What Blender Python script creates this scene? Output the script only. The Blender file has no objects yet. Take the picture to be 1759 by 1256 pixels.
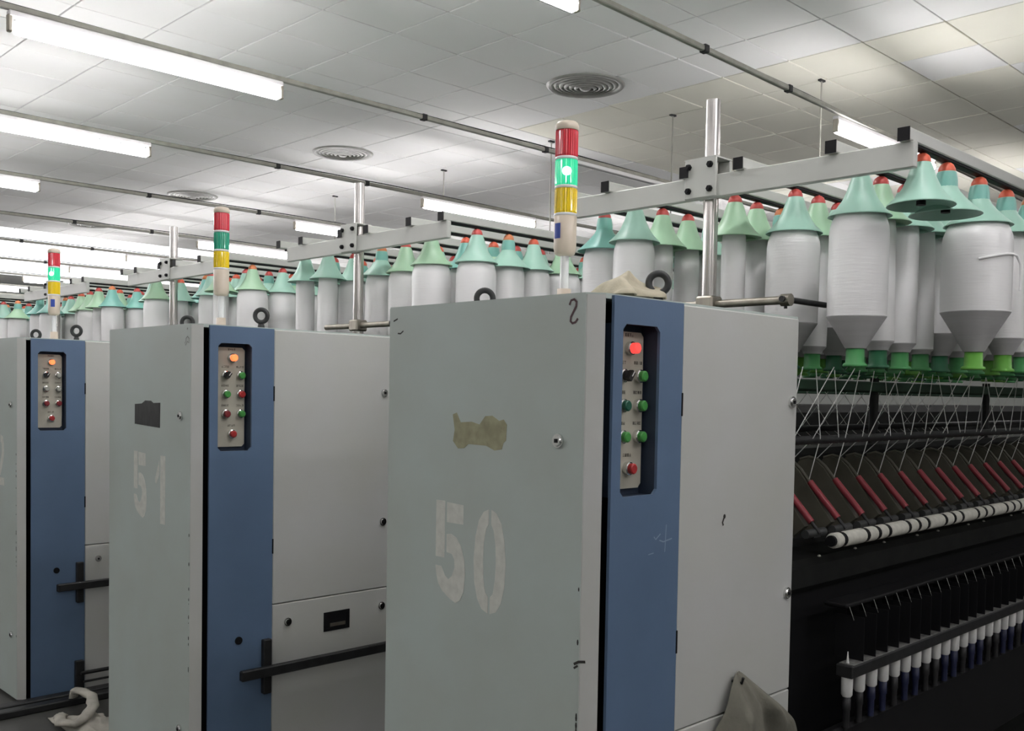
import bpy, math, random
from math import sin, cos, pi, radians
from mathutils import Vector, Matrix, noise
random.seed(7)
SC = bpy.context.scene
COL = SC.collection

# ------------------------------------------------------------------ camera
W_PX, H_PX = 1759, 1256
CAM_H = 1.58
F_PX, CX, CY = 1690.47, 879.5, 733.45
YAW, PITCH, ROLL = radians(44.446), radians(-2.080), radians(1.002)
cy_, sy_, cp_, sp_ = cos(YAW), sin(YAW), cos(PITCH), sin(PITCH)
FW = Vector((sy_*cp_, cy_*cp_, sp_))
R0 = Vector((cy_, -sy_, 0)); U0 = R0.cross(FW)
RT = cos(ROLL)*R0 + sin(ROLL)*U0
UP = cos(ROLL)*U0 - sin(ROLL)*R0
cam = bpy.data.cameras.new('camera'); cam_o = bpy.data.objects.new('camera', cam); COL.objects.link(cam_o)
m = Matrix((( RT.x, UP.x, -FW.x, 0), (RT.y, UP.y, -FW.y, 0), (RT.z, UP.z, -FW.z, CAM_H), (0, 0, 0, 1)))
cam_o.matrix_world = m
cam.sensor_fit = 'HORIZONTAL'; cam.sensor_width = 36.0
cam.lens = F_PX/W_PX*36.0
cam.shift_x = -(CX-W_PX/2)/W_PX
cam.shift_y = (CY-H_PX/2)/W_PX
cam.clip_start = 0.05; cam.clip_end = 200
SC.camera = cam_o
def project(p):
    d = Vector(p)-Vector((0, 0, CAM_H)); z = d.dot(FW)
    if z < 0.05: return None
    return CX+F_PX*d.dot(RT)/z, CY-F_PX*d.dot(UP)/z, z

# ------------------------------------------------------------------ world, exposure
wd = bpy.data.worlds.new('hall_ambient'); SC.world = wd; wd.use_nodes = True
wd.node_tree.nodes['Background'].inputs[0].default_value = (0.75, 0.82, 0.85, 1)
wd.node_tree.nodes['Background'].inputs[1].default_value = 0.02
SC.view_settings.view_transform = 'Standard'; SC.view_settings.look = 'None'
SC.view_settings.gamma = 1.0; SC.view_settings.use_curve_mapping = False
SC.view_settings.exposure = 0.32
TUBE_POWER = 29.0      # emission of the fluorescent tubes
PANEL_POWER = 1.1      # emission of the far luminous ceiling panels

# ------------------------------------------------------------------ materials
MATS = {}
def mat(name, col, rough=0.5, metal=0.0, var=0.0, scale=8.0, bump=0.0, bscale=60.0, emit=None, est=0.0, trans=0.0,
        spec=0.5, stretch=(1, 1, 1), alpha=1.0, col2=None, sss=0.0, coat=0.0):
    if name in MATS: return MATS[name]
    M = bpy.data.materials.new(name); M.use_nodes = True
    nt = M.node_tree; b = nt.nodes['Principled BSDF']
    b.inputs['Base Color'].default_value = (*col, 1); b.inputs['Roughness'].default_value = rough
    b.inputs['Metallic'].default_value = metal; b.inputs['Specular IOR Level'].default_value = spec
    if coat: b.inputs['Coat Weight'].default_value = coat
    if trans: b.inputs['Transmission Weight'].default_value = trans
    if emit:
        b.inputs['Emission Color'].default_value = (*emit, 1); b.inputs['Emission Strength'].default_value = est
    if var or bump:
        tc = nt.nodes.new('ShaderNodeTexCoord'); mp = nt.nodes.new('ShaderNodeMapping')
        mp.inputs['Scale'].default_value = stretch
        nt.links.new(tc.outputs['Object'], mp.inputs['Vector'])
    if var:
        n = nt.nodes.new('ShaderNodeTexNoise'); n.inputs['Scale'].default_value = scale; n.inputs['Detail'].default_value = 5
        nt.links.new(mp.outputs['Vector'], n.inputs['Vector'])
        r = nt.nodes.new('ShaderNodeValToRGB')
        c2 = col2 if col2 else tuple(c*(1-var) for c in col)
        r.color_ramp.elements[0].position = 0.32; r.color_ramp.elements[1].position = 0.66
        r.color_ramp.elements[0].color = (*c2, 1); r.color_ramp.elements[1].color = (*col, 1)
        nt.links.new(n.outputs['Fac'], r.inputs['Fac']); nt.links.new(r.outputs['Color'], b.inputs['Base Color'])
    if bump:
        n2 = nt.nodes.new('ShaderNodeTexNoise'); n2.inputs['Scale'].default_value = bscale; n2.inputs['Detail'].default_value = 3
        nt.links.new(mp.outputs['Vector'], n2.inputs['Vector'])
        bp = nt.nodes.new('ShaderNodeBump'); bp.inputs['Strength'].default_value = bump; bp.inputs['Distance'].default_value = 0.004
        nt.links.new(n2.outputs['Fac'], bp.inputs['Height']); nt.links.new(bp.outputs['Normal'], b.inputs['Normal'])
    MATS[name] = M
    return M
GREY = mat('cabinet_paint', (0.475, 0.545, 0.515), 0.45, var=0.10, scale=3.0, bump=0.06, bscale=90, col2=(0.445, 0.495, 0.455))
SIDE = mat('panel_paint', (0.56, 0.57, 0.555), 0.45, var=0.08, scale=2.5, bump=0.05, bscale=80, col2=(0.53, 0.54, 0.50))
BLUE = mat('blue_paint', (0.118, 0.186, 0.298), 0.42, var=0.12, scale=4.0, bump=0.05, bscale=90)
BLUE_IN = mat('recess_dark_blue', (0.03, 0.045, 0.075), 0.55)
BLACK = mat('black_paint', (0.007, 0.007, 0.008), 0.6, spec=0.2)
DARKM = mat('dark_steel', (0.028, 0.029, 0.030), 0.5, 0.3, var=0.4, scale=25)
DARKB = mat('dark_machine_paint', (0.013, 0.014, 0.013), 0.65, spec=0.22, var=0.5, scale=12)
STEEL = mat('bright_steel', (0.62, 0.60, 0.57), 0.25, 1.0, var=0.35, scale=9, stretch=(1, 1, 0.3), bump=0.03)
STAIN = mat('worn_steel', (0.42, 0.39, 0.33), 0.38, 0.85, var=0.45, scale=16, stretch=(1, 1, 0.25))
CHROME = mat('chrome', (0.75, 0.75, 0.74), 0.18, 1.0)
WHITEP = mat('white_beam_paint', (0.49, 0.50, 0.465), 0.42, var=0.08, scale=5)
RUBBER = mat('black_rubber', (0.03, 0.032, 0.032), 0.5)
PLATE = mat('control_plate', (0.48, 0.46, 0.38), 0.4, 0.0, var=0.12, scale=20)
INK = mat('dark_ink', (0.035, 0.03, 0.025), 0.7)
MARKER = mat('marker_ink', (0.07, 0.03, 0.035), 0.6)
STENCIL = mat('stencil_paint', (0.68, 0.69, 0.63), 0.6, var=0.14, scale=45)
PEEL = mat('peeled_glue', (0.38, 0.37, 0.235), 0.8, var=0.3, scale=30, bump=0.2)
FOIL = mat('dark_foil_sticker', (0.05, 0.05, 0.05), 0.35, 0.4, var=0.6, scale=25, stretch=(1, 3, 0.6))
CH_TILE = mat('ceiling_tile', (0.89, 0.89, 0.87), 0.9, var=0.05, scale=1.2, bump=0.12, bscale=120, col2=(0.87, 0.87, 0.84))
CH_TILE2 = mat('ceiling_tile_warm_light', (0.86, 0.845, 0.73), 0.9, var=0.06, scale=1.2, bump=0.12, bscale=120)  # warm light on the right-hand ceiling, painted into the tile colour
CH_BACK = mat('ceiling_void', (0.07, 0.07, 0.066), 0.9)
FLOORM = mat('oiled_concrete_floor', (0.075, 0.075, 0.067), 0.6, var=0.5, scale=2.5, bump=0.1, bscale=30)
WALLM = mat('wall_paint', (0.72, 0.74, 0.70), 0.8, var=0.06, scale=1.0)
CONDUIT = mat('conduit_paint', (0.40, 0.39, 0.34), 0.5, 0.1, var=0.25, scale=12)
CONDUIT2 = mat('batten_cream_paint', (0.52, 0.51, 0.42), 0.5)
BATTEN = mat('batten_white_paint', (0.85, 0.83, 0.84), 0.4)
VENT = mat('diffuser_grey', (0.36, 0.36, 0.33), 0.45, 0.2, var=0.2, scale=20)
VENTD = mat('diffuser_dark', (0.07, 0.07, 0.062), 0.6)
TUBE = mat('fluorescent_glow', (1, 1, 1), 0.4, emit=(1.0, 0.97, 0.99), est=TUBE_POWER)
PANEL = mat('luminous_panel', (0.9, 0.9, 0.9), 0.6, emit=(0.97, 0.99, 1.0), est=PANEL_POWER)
ROVING = mat('white_roving', (0.90, 0.90, 0.895), 0.34, spec=0.7, var=0.04, scale=5, bump=0.18, bscale=110, stretch=(0.12, 0.12, 1.6))
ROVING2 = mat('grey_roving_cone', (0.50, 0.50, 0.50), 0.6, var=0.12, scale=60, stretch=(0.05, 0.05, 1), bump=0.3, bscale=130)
UMB = [mat('mint_plastic', (0.36, 0.60, 0.49), 0.38, trans=0.0), mat('mint_green_plastic', (0.38, 0.60, 0.40), 0.38),
       mat('teal_plastic', (0.20, 0.48, 0.41), 0.38)]
REDC = [mat('orange_red_plastic', (0.72, 0.13, 0.07), 0.4), mat('deep_red_plastic', (0.55, 0.08, 0.07), 0.4), mat('orange_plastic', (0.65, 0.22, 0.09), 0.4)]
BASEG = [mat('bright_green_plastic', (0.16, 0.47, 0.07), 0.4), mat('mid_green_plastic', (0.08, 0.34, 0.11), 0.4), mat('dark_green_plastic', (0.035, 0.17, 0.08), 0.4)]
YARN = mat('yarn_thread', (0.82, 0.82, 0.79), 0.7)
COP = mat('white_cop_yarn', (0.80, 0.80, 0.78), 0.7)
COPBASE = [mat('cop_tube_blue', (0.015, 0.02, 0.06), 0.5), mat('cop_tube_black', (0.02, 0.02, 0.022), 0.5)]
SLEEVE = mat('white_roller_felt', (0.66, 0.65, 0.58), 0.85, var=0.2, scale=40, bump=0.3)
ARM = mat('olive_arm_cover', (0.10, 0.095, 0.07), 0.6, var=0.25, scale=14)
ARMRED = mat('red_arm_tube', (0.27, 0.035, 0.045), 0.42)
GREENSHADE = mat('dark_green_feet_shade', (0.016, 0.05, 0.026), 0.6)  # tone of far bobbin feet and the green shadow around them
RAG = mat('rag_cotton', (0.58, 0.53, 0.40), 0.9, var=0.3, scale=14, bump=0.4, bscale=90)
RAG2 = mat('rag_grey_cotton', (0.205, 0.20, 0.16), 0.9, var=0.3, scale=10, bump=0.4, bscale=90)
RAG3 = mat('rag_dirty_white', (0.48, 0.46, 0.40), 0.9, var=0.35, scale=14, bump=0.4, bscale=90)
IVORY = mat('ivory_plastic', (0.60, 0.52, 0.42), 0.35)
LENS_R = mat('red_lens', (0.62, 0.03, 0.05), 0.15, coat=0.6)
LENS_G = mat('green_lens_lit', (0.02, 0.45, 0.24), 0.15, emit=(0.03, 0.75, 0.36), est=0.45, coat=0.6)
LENS_GC = mat('green_lamp_core', (0.6, 1.0, 0.85), 0.3, emit=(0.65, 1.0, 0.86), est=3.0)
LENS_Y = mat('yellow_lens', (0.85, 0.60, 0.01), 0.15, coat=0.6)
CLEAR = mat('clear_ring', (0.8, 0.8, 0.78), 0.15, coat=0.5)
BLUELAB = mat('blue_label', (0.03, 0.07, 0.35), 0.5)
WPOLE = mat('polished_white_pole', (0.85, 0.86, 0.86), 0.2, coat=0.5)
LED_R = mat('lit_red_button', (0.8, 0.05, 0.04), 0.25, emit=(1.0, 0.07, 0.06), est=0.9)
LED_O = mat('lit_orange_button', (0.9, 0.2, 0.06), 0.25, emit=(1.0, 0.16, 0.05), est=1.5)
BTN = {'g': mat('green_button', (0.06, 0.30, 0.06), 0.35), 'G': mat('dark_green_button', (0.01, 0.10, 0.06), 0.35),
       'r': mat('red_button', (0.42, 0.03, 0.03), 0.35), 'R': mat('dark_red_button', (0.22, 0.025, 0.03), 0.35),
       'k': mat('black_knob', (0.012, 0.012, 0.012), 0.35), 's': mat('clear_button', (0.50, 0.50, 0.45), 0.2, 0.5),
       'L': LED_R, 'O': LED_O}
CHIP = mat('bare_chip', (0.03, 0.028, 0.025), 0.7)

# ------------------------------------------------------------------ mesh helpers
ORDN = 'first second third fourth fifth sixth seventh eighth ninth tenth eleventh twelfth thirteenth fourteenth fifteenth sixteenth seventeenth eighteenth nineteenth twentieth'.split()
ORDN += ['twenty-'+w for w in ORDN[:9]]+['thirtieth']+['thirty-'+w for w in ORDN[:9]]
class MB:
    def __init__(s): s.v = []; s.f = []; s.m = []; s.sm = []
    def add(s, vs, fs, mi=0, smooth=False):
        o = len(s.v); s.v += [tuple(p) for p in vs]
        for f in fs: s.f.append(tuple(i+o for i in f)); s.m.append(mi); s.sm.append(smooth)
        return s
    def box(s, x0, x1, y0, y1, z0, z1, mi=0, bev=0.0):
        if bev > 0:
            b = min(bev, (x1-x0)/2.01, (y1-y0)/2.01, (z1-z0)/2.01)
            vs = []; idx = {}
            for ix, X in ((0, x0), (1, x1)):
                for iy, Y in ((0, y0), (1, y1)):
                    for iz, Z in ((0, z0), (1, z1)):
                        dx, dy, dz = (b if ix == 0 else -b), (b if iy == 0 else -b), (b if iz == 0 else -b)
                        for a, p in enumerate(((X, Y+dy, Z+dz), (X+dx, Y, Z+dz), (X+dx, Y+dy, Z))):
                            idx[(ix, iy, iz, a)] = len(vs); vs.append(p)
            fs = []
            I = lambda ix, iy, iz, a: idx[(ix, iy, iz, a)]
            fs += [(I(0,0,0,0), I(0,0,1,0), I(0,1,1,0), I(0,1,0,0)), (I(1,0,0,0), I(1,1,0,0), I(1,1,1,0), I(1,0,1,0)),
                   (I(0,0,0,1), I(1,0,0,1), I(1,0,1,1), I(0,0,1,1)), (I(0,1,0,1), I(0,1,1,1), I(1,1,1,1), I(1,1,0,1)),
                   (I(0,0,0,2), I(0,1,0,2), I(1,1,0,2), I(1,0,0,2)), (I(0,0,1,2), I(1,0,1,2), I(1,1,1,2), I(0,1,1,2))]
            for iy in (0, 1):
                for iz in (0, 1): fs.append((I(0,iy,iz,1), I(1,iy,iz,1), I(1,iy,iz,2), I(0,iy,iz,2)))
            for ix in (0, 1):
                for iz in (0, 1): fs.append((I(ix,0,iz,0), I(ix,1,iz,0), I(ix,1,iz,2), I(ix,0,iz,2)))
            for ix in (0, 1):
                for iy in (0, 1): fs.append((I(ix,iy,0,0), I(ix,iy,1,0), I(ix,iy,1,1), I(ix,iy,0,1)))
            for ix in (0, 1):
                for iy in (0, 1):
                    for iz in (0, 1): fs.append((I(ix,iy,iz,0), I(ix,iy,iz,1), I(ix,iy,iz,2)))
            return s.add(vs, fs, mi)
        vs = [(x0,y0,z0),(x1,y0,z0),(x1,y1,z0),(x0,y1,z0),(x0,y0,z1),(x1,y0,z1),(x1,y1,z1),(x0,y1,z1)]
        return s.add(vs, [(0,3,2,1),(4,5,6,7),(0,1,5,4),(1,2,6,5),(2,3,7,6),(3,0,4,7)], mi)
    def cyl(s, a, b, r, n=12, mi=0, r2=None, caps=True):
        a = Vector(a); b = Vector(b); d = (b-a).normalized()
        t = Vector((0, 0, 1)) if abs(d.z) < 0.9 else Vector((1, 0, 0))
        u = d.cross(t).normalized(); w = d.cross(u); r2 = r if r2 is None else r2
        vs = [a+u*(r*cos(2*pi*i/n))+w*(r*sin(2*pi*i/n)) for i in range(n)]+[b+u*(r2*cos(2*pi*i/n))+w*(r2*sin(2*pi*i/n)) for i in range(n)]
        s.add(vs, [(i, (i+1) % n, n+(i+1) % n, n+i) for i in range(n)], mi, True)
        if caps:
            s.add(vs[:n], [tuple(range(n-1, -1, -1))], mi); s.add(vs[n:], [tuple(range(n))], mi)
        return s
    def tube(s, pts, r, n=6, mi=0):
        P = [Vector(p) for p in pts]; rings = []; prev = None
        for i, p in enumerate(P):
            d = (P[min(i+1, len(P)-1)]-P[max(i-1, 0)]).normalized()
            if prev is None:
                t = Vector((0, 0, 1)) if abs(d.z) < 0.9 else Vector((1, 0, 0)); u = d.cross(t).normalized()
            else: u = (prev-d*prev.dot(d)).normalized()
            prev = u; w = d.cross(u)
            rings.append([p+u*(r*cos(2*pi*k/n))+w*(r*sin(2*pi*k/n)) for k in range(n)])
        vs = [q for R in rings for q in R]; fs = []
        for i in range(len(P)-1):
            for k in range(n): fs.append((i*n+k, i*n+(k+1) % n, (i+1)*n+(k+1) % n, (i+1)*n+k))
        s.add(vs, fs, mi, True); s.add(rings[0], [tuple(range(n-1, -1, -1))], mi); s.add(rings[-1], [tuple(range(n))], mi)
        return s
    def lathe(s, prof, n=20, mi=0, c=(0, 0, 0), smooth=True, sharp=True):
        """prof: list of (r,z) from bottom to top"""
        vs = []; fs = []
        segs = [(prof[i], prof[i+1]) for i in range(len(prof)-1)]
        for (r0, z0), (r1, z1) in segs:
            o = len(vs)
            for r, z in ((r0, z0), (r1, z1)):
                for k in range(n): vs.append((c[0]+r*cos(2*pi*k/n), c[1]+r*sin(2*pi*k/n), c[2]+z))
            for k in range(n): fs.append((o+k, o+(k+1) % n, o+n+(k+1) % n, o+n+k))
        return s.add(vs, fs, mi, smooth)
    def slathe(s, prof, n=20, mi=0, c=(0, 0, 0)):
        """smooth shared-vertex lathe"""
        vs = []; fs = []
        for r, z in prof:
            for k in range(n): vs.append((c[0]+r*cos(2*pi*k/n), c[1]+r*sin(2*pi*k/n), c[2]+z))
        for i in range(len(prof)-1):
            for k in range(n): fs.append((i*n+k, i*n+(k+1) % n, (i+1)*n+(k+1) % n, (i+1)*n+k))
        return s.add(vs, fs, mi, True)
    def torus(s, c, R, r, ax, n=28, k=10, mi=0):
        c = Vector(c); ax = Vector(ax).normalized(); t = Vector((0, 0, 1)) if abs(ax.z) < .9 else Vector((1, 0, 0))
        u = ax.cross(t).normalized(); w = ax.cross(u); vs = []; fs = []
        for i in range(n):
            d = u*cos(2*pi*i/n)+w*sin(2*pi*i/n)
            for j in range(k): vs.append(c+d*(R+r*cos(2*pi*j/k))+ax*(r*sin(2*pi*j/k)))
        for i in range(n):
            for j in range(k): fs.append((i*k+j, ((i+1) % n)*k+j, ((i+1) % n)*k+(j+1) % k, i*k+(j+1) % k))
        return s.add(vs, fs, mi, True)
    def prism(s, poly, fn, d0, d1, mi=0):
        """poly: 2D outline; fn(u,v,d) -> 3D; extruded d0..d1"""
        n = len(poly); vs = [fn(u, v, d0) for u, v in poly]+[fn(u, v, d1) for u, v in poly]
        return s.add(vs, [tuple(range(n)), tuple(range(2*n-1, n-1, -1))]+[(i, n+i, n+(i+1) % n, (i+1) % n) for i in range(n)], mi)
    def mesh(s, name, mats):
        me = bpy.data.meshes.new(name); me.from_pydata(s.v, [], s.f)
        for M in (mats if isinstance(mats, (list, tuple)) else [mats]): me.materials.append(M)
        me.polygons.foreach_set('material_index', s.m); me.polygons.foreach_set('use_smooth', s.sm)
        me.update()
        import bmesh
        bm = bmesh.new(); bm.from_mesh(me); bmesh.ops.recalc_face_normals(bm, faces=bm.faces); bm.to_mesh(me); bm.free()
        return me
def obj(name, me, parent=None, loc=(0, 0, 0), rot=(0, 0, 0)):
    o = bpy.data.objects.new(name, me); COL.objects.link(o); o.location = loc; o.rotation_euler = rot
    if parent: o.parent = parent
    return o
def build(name, mb, mats, parent=None, loc=(0, 0, 0), rot=(0, 0, 0)): return obj(name, mb.mesh(name, mats), parent, loc, rot)
def tag(o, label=None, cat=None, group=None, kind=None):
    if label: o['label'] = label
    if cat: o['category'] = cat
    if group: o['group'] = group
    if kind: o['kind'] = kind
    return o
def thing(name, label, cat, loc=(0, 0, 0), group=None, rotz=0.0):
    o = bpy.data.objects.new(name, None); COL.objects.link(o); o.location = loc; o.rotation_euler = (0, 0, rotz)
    o.empty_display_size = 0.05
    return tag(o, label, cat, group)
CACHE = {}
def cached(key, fn, mats):
    if key not in CACHE: CACHE[key] = fn().mesh(key, mats)
    return CACHE[key]

# ------------------------------------------------------------------ the hall
HX0, HX1, HY0, HY1, CEIL = -6.0, 22.0, -7.0, 27.0, 3.72
tag(build('floor', MB().box(HX0, HX1, HY0, HY1, -0.1, 0.0), FLOORM), kind='structure')
for nm, b in (('wall_left', (HX0, HX1, HY1, HY1+.2)), ('wall_right', (HX0, HX1, HY0-.2, HY0)), ('wall_back', (HX0-.2, HX0, HY0, HY1)), ('wall_front', (HX1, HX1+.2, HY0, HY1))):
    tag(build(nm, MB().box(*b, 0, CEIL+.3), WALLM), kind='structure')
ceil = tag(build('ceiling', MB().box(HX0, HX1, HY0, HY1, CEIL+.018, CEIL+.1), CH_BACK), kind='structure')
TX, TY = 0.505, 0.4935
TX0, TY0 = 5.86*0.884+0.01, 2.661*0.884        # phases of the tile joints read off the ceiling
tiles = []
GLOW_BAND = (14.7, 21.0)                              # luminous band far down the hall
i0, i1 = int((HX0-TX0)/TX)-1, int((HX1-TX0)/TX)+1
j0, j1 = int((HY0-TY0)/TY)-1, int((HY1-TY0)/TY)+1
for i in range(i0, i1):
    for j in range(j0, j1):
        x, y = TX0+(i+.5)*TX, TY0+(j+.5)*TY
        if x < HX0+.25 or x > HX1-.25 or y < HY0+.25 or y > HY1-.25: continue
        tiles.append((x, y))
def tile_key(t):
    p = project((t[0], t[1], CEIL))
    if p is None or p[0] < -40 or p[0] > W_PX+40 or p[1] < -60: return 1e9
    return p[2]
tiles.sort(key=tile_key)
def tile_mesh():
    return MB().box(-TX/2+.005, TX/2-.005, -TY/2+.005, TY/2-.005, 0, 0.015, bev=0.002)
def in_glow_band(y): return GLOW_BAND[0] < y < GLOW_BAND[1]
rest = MB(); glow_tiles = []; n_t = 0
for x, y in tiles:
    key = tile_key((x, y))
    if in_glow_band(y) and 2.5 < x < 14: glow_tiles.append((x, y)); continue
    dz = random.uniform(-.0015, .0015)
    if n_t < 300 and key < 1e8:
        warm_lit = (x > 5.5 and y < 6.0 and noise.noise(Vector((x*.7, y*.7, 3))) > -0.3)
        me = cached('ceiling_tile_warm' if warm_lit else 'ceiling_tile', tile_mesh, CH_TILE2 if warm_lit else CH_TILE)
        o = obj('ceiling_tile', me, ceil, (x, y, CEIL+dz)); o.rotation_euler = (random.uniform(-.0022, .0022), random.uniform(-.0022, .0022), 0)
        if abs(x-5.75) < .26 and abs(y-4.45) < .26:      # one slipped tile leaves a dark slot
            o.location.x -= 0.012; o.rotation_euler = (0.0, 0.0, 0.02); o.location.z -= 0.004
        n_t += 1
    else:
        rest.box(x-TX/2+.005, x+TX/2-.005, y-TY/2+.005, y+TY/2-.005, CEIL+dz, CEIL+.015)
tag(build('ceiling_tiles_far', rest, CH_TILE, ceil), kind='stuff')
build('gap_shade_strip', MB().box(5.672, 5.700, 4.36, 4.62, CEIL+.010, CEIL+.014), BLACK, ceil)  # black strip painted in for the shade inside the slot
# luminous panels: emission put in for the bright band far down the ceiling
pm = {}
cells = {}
for x, y in glow_tiles: cells.setdefault(round((x-2.5)/2.02), []).append((x, y))
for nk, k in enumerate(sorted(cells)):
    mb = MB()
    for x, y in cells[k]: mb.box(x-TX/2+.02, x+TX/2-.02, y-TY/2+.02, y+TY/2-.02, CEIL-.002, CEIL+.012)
    o = build('luminous_ceiling_panel', mb, PANEL)
    tag(o, '%s bright white luminous strip from the left in the far ceiling' % ORDN[nk], 'skylight', 'luminous strips in the far ceiling')

# ceiling diffusers
def diffuser(x, y, label):
    t = thing('ceiling_diffuser', label, 'air vent', (x, y, CEIL))
    obj('rim', cached('vent_rim', lambda: MB().slathe([(.275, .0), (.272, -.006), (.262, -.014), (.238, -.012), (.232, .004)], 40), VENT), t)
    obj('throat', cached('vent_throat', lambda: MB().add([(0, 0, .012)]+[(.262*cos(2*pi*i/32), .262*sin(2*pi*i/32), .012) for i in range(32)], [(0, 1+i, 1+(i+1) % 32) for i in range(32)]), VENTD), t)
    for k, R in enumerate((.225, .19, .155, .12, .085)):
        obj('louvre_ring', cached('vent_ring%d' % k, lambda: MB().slathe([(R, .008), (R-.006, -.006-.004*k), (R-.026, -.014-.004*k), (R-.022, -.008-.004*k), (R-.004, .002)], 36), VENT), t)
    obj('centre_cone', cached('vent_centre', lambda: MB().slathe([(.052, .0), (.045, -.018), (.03, -.034), (.0005, -.036)], 24), VENT), t)
for (x, y), lb in zip(((5.2, 4.63), (5.2, 7.56), (5.22, 10.52), (5.22, 13.5)),
        ('large round ceiling diffuser between the red signal lamp and the tall steel pole', 'round ceiling diffuser in the middle of the ceiling, second nearest',
         'flattened-looking round ceiling diffuser above the signal lamp of cabinet 51', 'farthest round ceiling diffuser, dark against the bright luminous strips')):
    diffuser(x, y, lb)

# ------------------------------------------------------------------ lamps and conduits
LINES = [(-2.8, 0, 0), (-.94, 0, 0), (.9, 0, 0), (2.62, .028, 0), (4.62, 0, 0), (6.43, 0, 0), (8.26, 0, 0), (10.2, 0, 0), (12.05, 0, 0), (13.9, 0, 0), (15.75, 0, 0), (17.6, 0, 0), (19.4, 0, 0)]
ORD = {3: 'first', 4: 'second', 5: 'third', 6: 'fourth', 7: 'fifth', 8: 'sixth', 9: 'seventh', 10: 'eighth', 11: 'ninth', 12: 'tenth'}
LZ = 3.2
def lamp(x0, x1, y, label, group, lit=True):
    L = x1-x0
    t = thing('fluorescent_lamp', label, 'lamp', ((x0+x1)/2, y, LZ), group)
    obj('batten', cached('batten%.2f' % L, lambda: MB().box(-L/2-.02, L/2+.02, -.018, .018, -.041, -.013, bev=.005), BATTEN if lit else CONDUIT2), t)
    if lit: obj('glass_tube', cached('tube%.2f' % L, lambda: MB().cyl((-L/2+.01, 0, -.082), (L/2-.01, 0, -.082), .030, 14), TUBE), t)  # tube made wider than its glass to carry the glow
    for s in (-1, 1):
        obj('end_holder', cached('lampend', lambda: MB().box(-.010, .010, -.016, .016, -.105, -.03, bev=.004), STAIN if lit else CONDUIT2), t, (s*(L/2+.012), 0, 0))
for k, (y, sl, _) in enumerate(LINES):
    vis = k >= 3
    t = thing('lighting_conduit', ('slim grey lighting conduit under the ceiling, %s row from the right' % ORD[k]) if vis else 'grey lighting conduit in the row behind the viewer', 'conduit', (0, y, LZ), None if vis else 'lighting conduits behind the viewer')
    x0 = -5.0; x1 = 16.0
    t.rotation_euler = (0, 0, math.atan(sl))
    obj('tube', cached('conduit', lambda: MB().box(x0, x1, -.013, .013, -.013, .013, bev=.004), CONDUIT), t)
    obj('cable', cached('conduit_cable', lambda: MB().tube([(x0+i*.9, .02+.004*sin(i*2.1), .022+.006*sin(i*1.3)) for i in range(24)], .004, 5), BLACK), t)
    for q, xc in enumerate((.6, 3.7, 4.6, 8.2)):
        obj('conduit_clip', cached('clip', lambda: MB().box(-.018, .018, -.018, .018, -.018, .018, bev=.003), DARKM), t, (xc+.05*((k*7+q*3) % 5), 0, 0))
    for q, (a, b) in enumerate(((-2.21, -.90), (1.46, 2.77), (5.13, 6.44), (8.80, 10.11), (12.47, 13.78))):
        if k < 3 and q > 2: continue
        off = {3: .17, 5: .10, 6: .02}.get(k, 0); a += off; b += off
        yy = y+sl*(a+b)/2
        where = ('near the viewer', 'at the near end', 'halfway down the row', 'far down the row', 'at the far end')[q]
        if vis and q: lb = 'lit fluorescent tube %s of the %s conduit row from the right' % (where, ORD[k]); g = 'fluorescent lamps under the ceiling'
        else: lb = 'lit fluorescent tube in the rows behind the viewer'; g = 'fluorescent lamps behind the viewer'
        lit = not (k == 4 and q == 2)
        if not lit: lb = 'unlit cream fluorescent batten on the second conduit row, behind the signal lamp'
        if k == 4 and q == 2: a, b = 5.0, 6.31
        lamp(a, b, yy, lb, g, lit)
for (x, y, z0), lb in (((6.18, 3.37, 2.5), 'thin steel hanging rod right of the tall pole'), ((6.19, 4.61, 2.6), 'thin steel hanging rod left of the tall pole'),
                   ((6.15, 5.85, 2.6), 'thin steel hanging rod beside the red signal lens of cabinet 50'), ((6.26, 7.39, 3.2), 'thin steel hanging rod over the fluorescent lamp of the third row'),
                   ((6.3, 9.3, 3.0), 'thin steel hanging rod far left over the signal lamp of cabinet 51')):
    t = thing('hanging_rod', lb, 'rod', (x, y, z0))
    build('rod', MB().cyl((0, 0, 0), (0, 0, CEIL-z0), .0055, 8), CONDUIT, t)
    build('ceiling_hook', MB().box(-.03, .03, -.012, .012, CEIL-z0-.012, CEIL-z0), DARKM, t)

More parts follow.
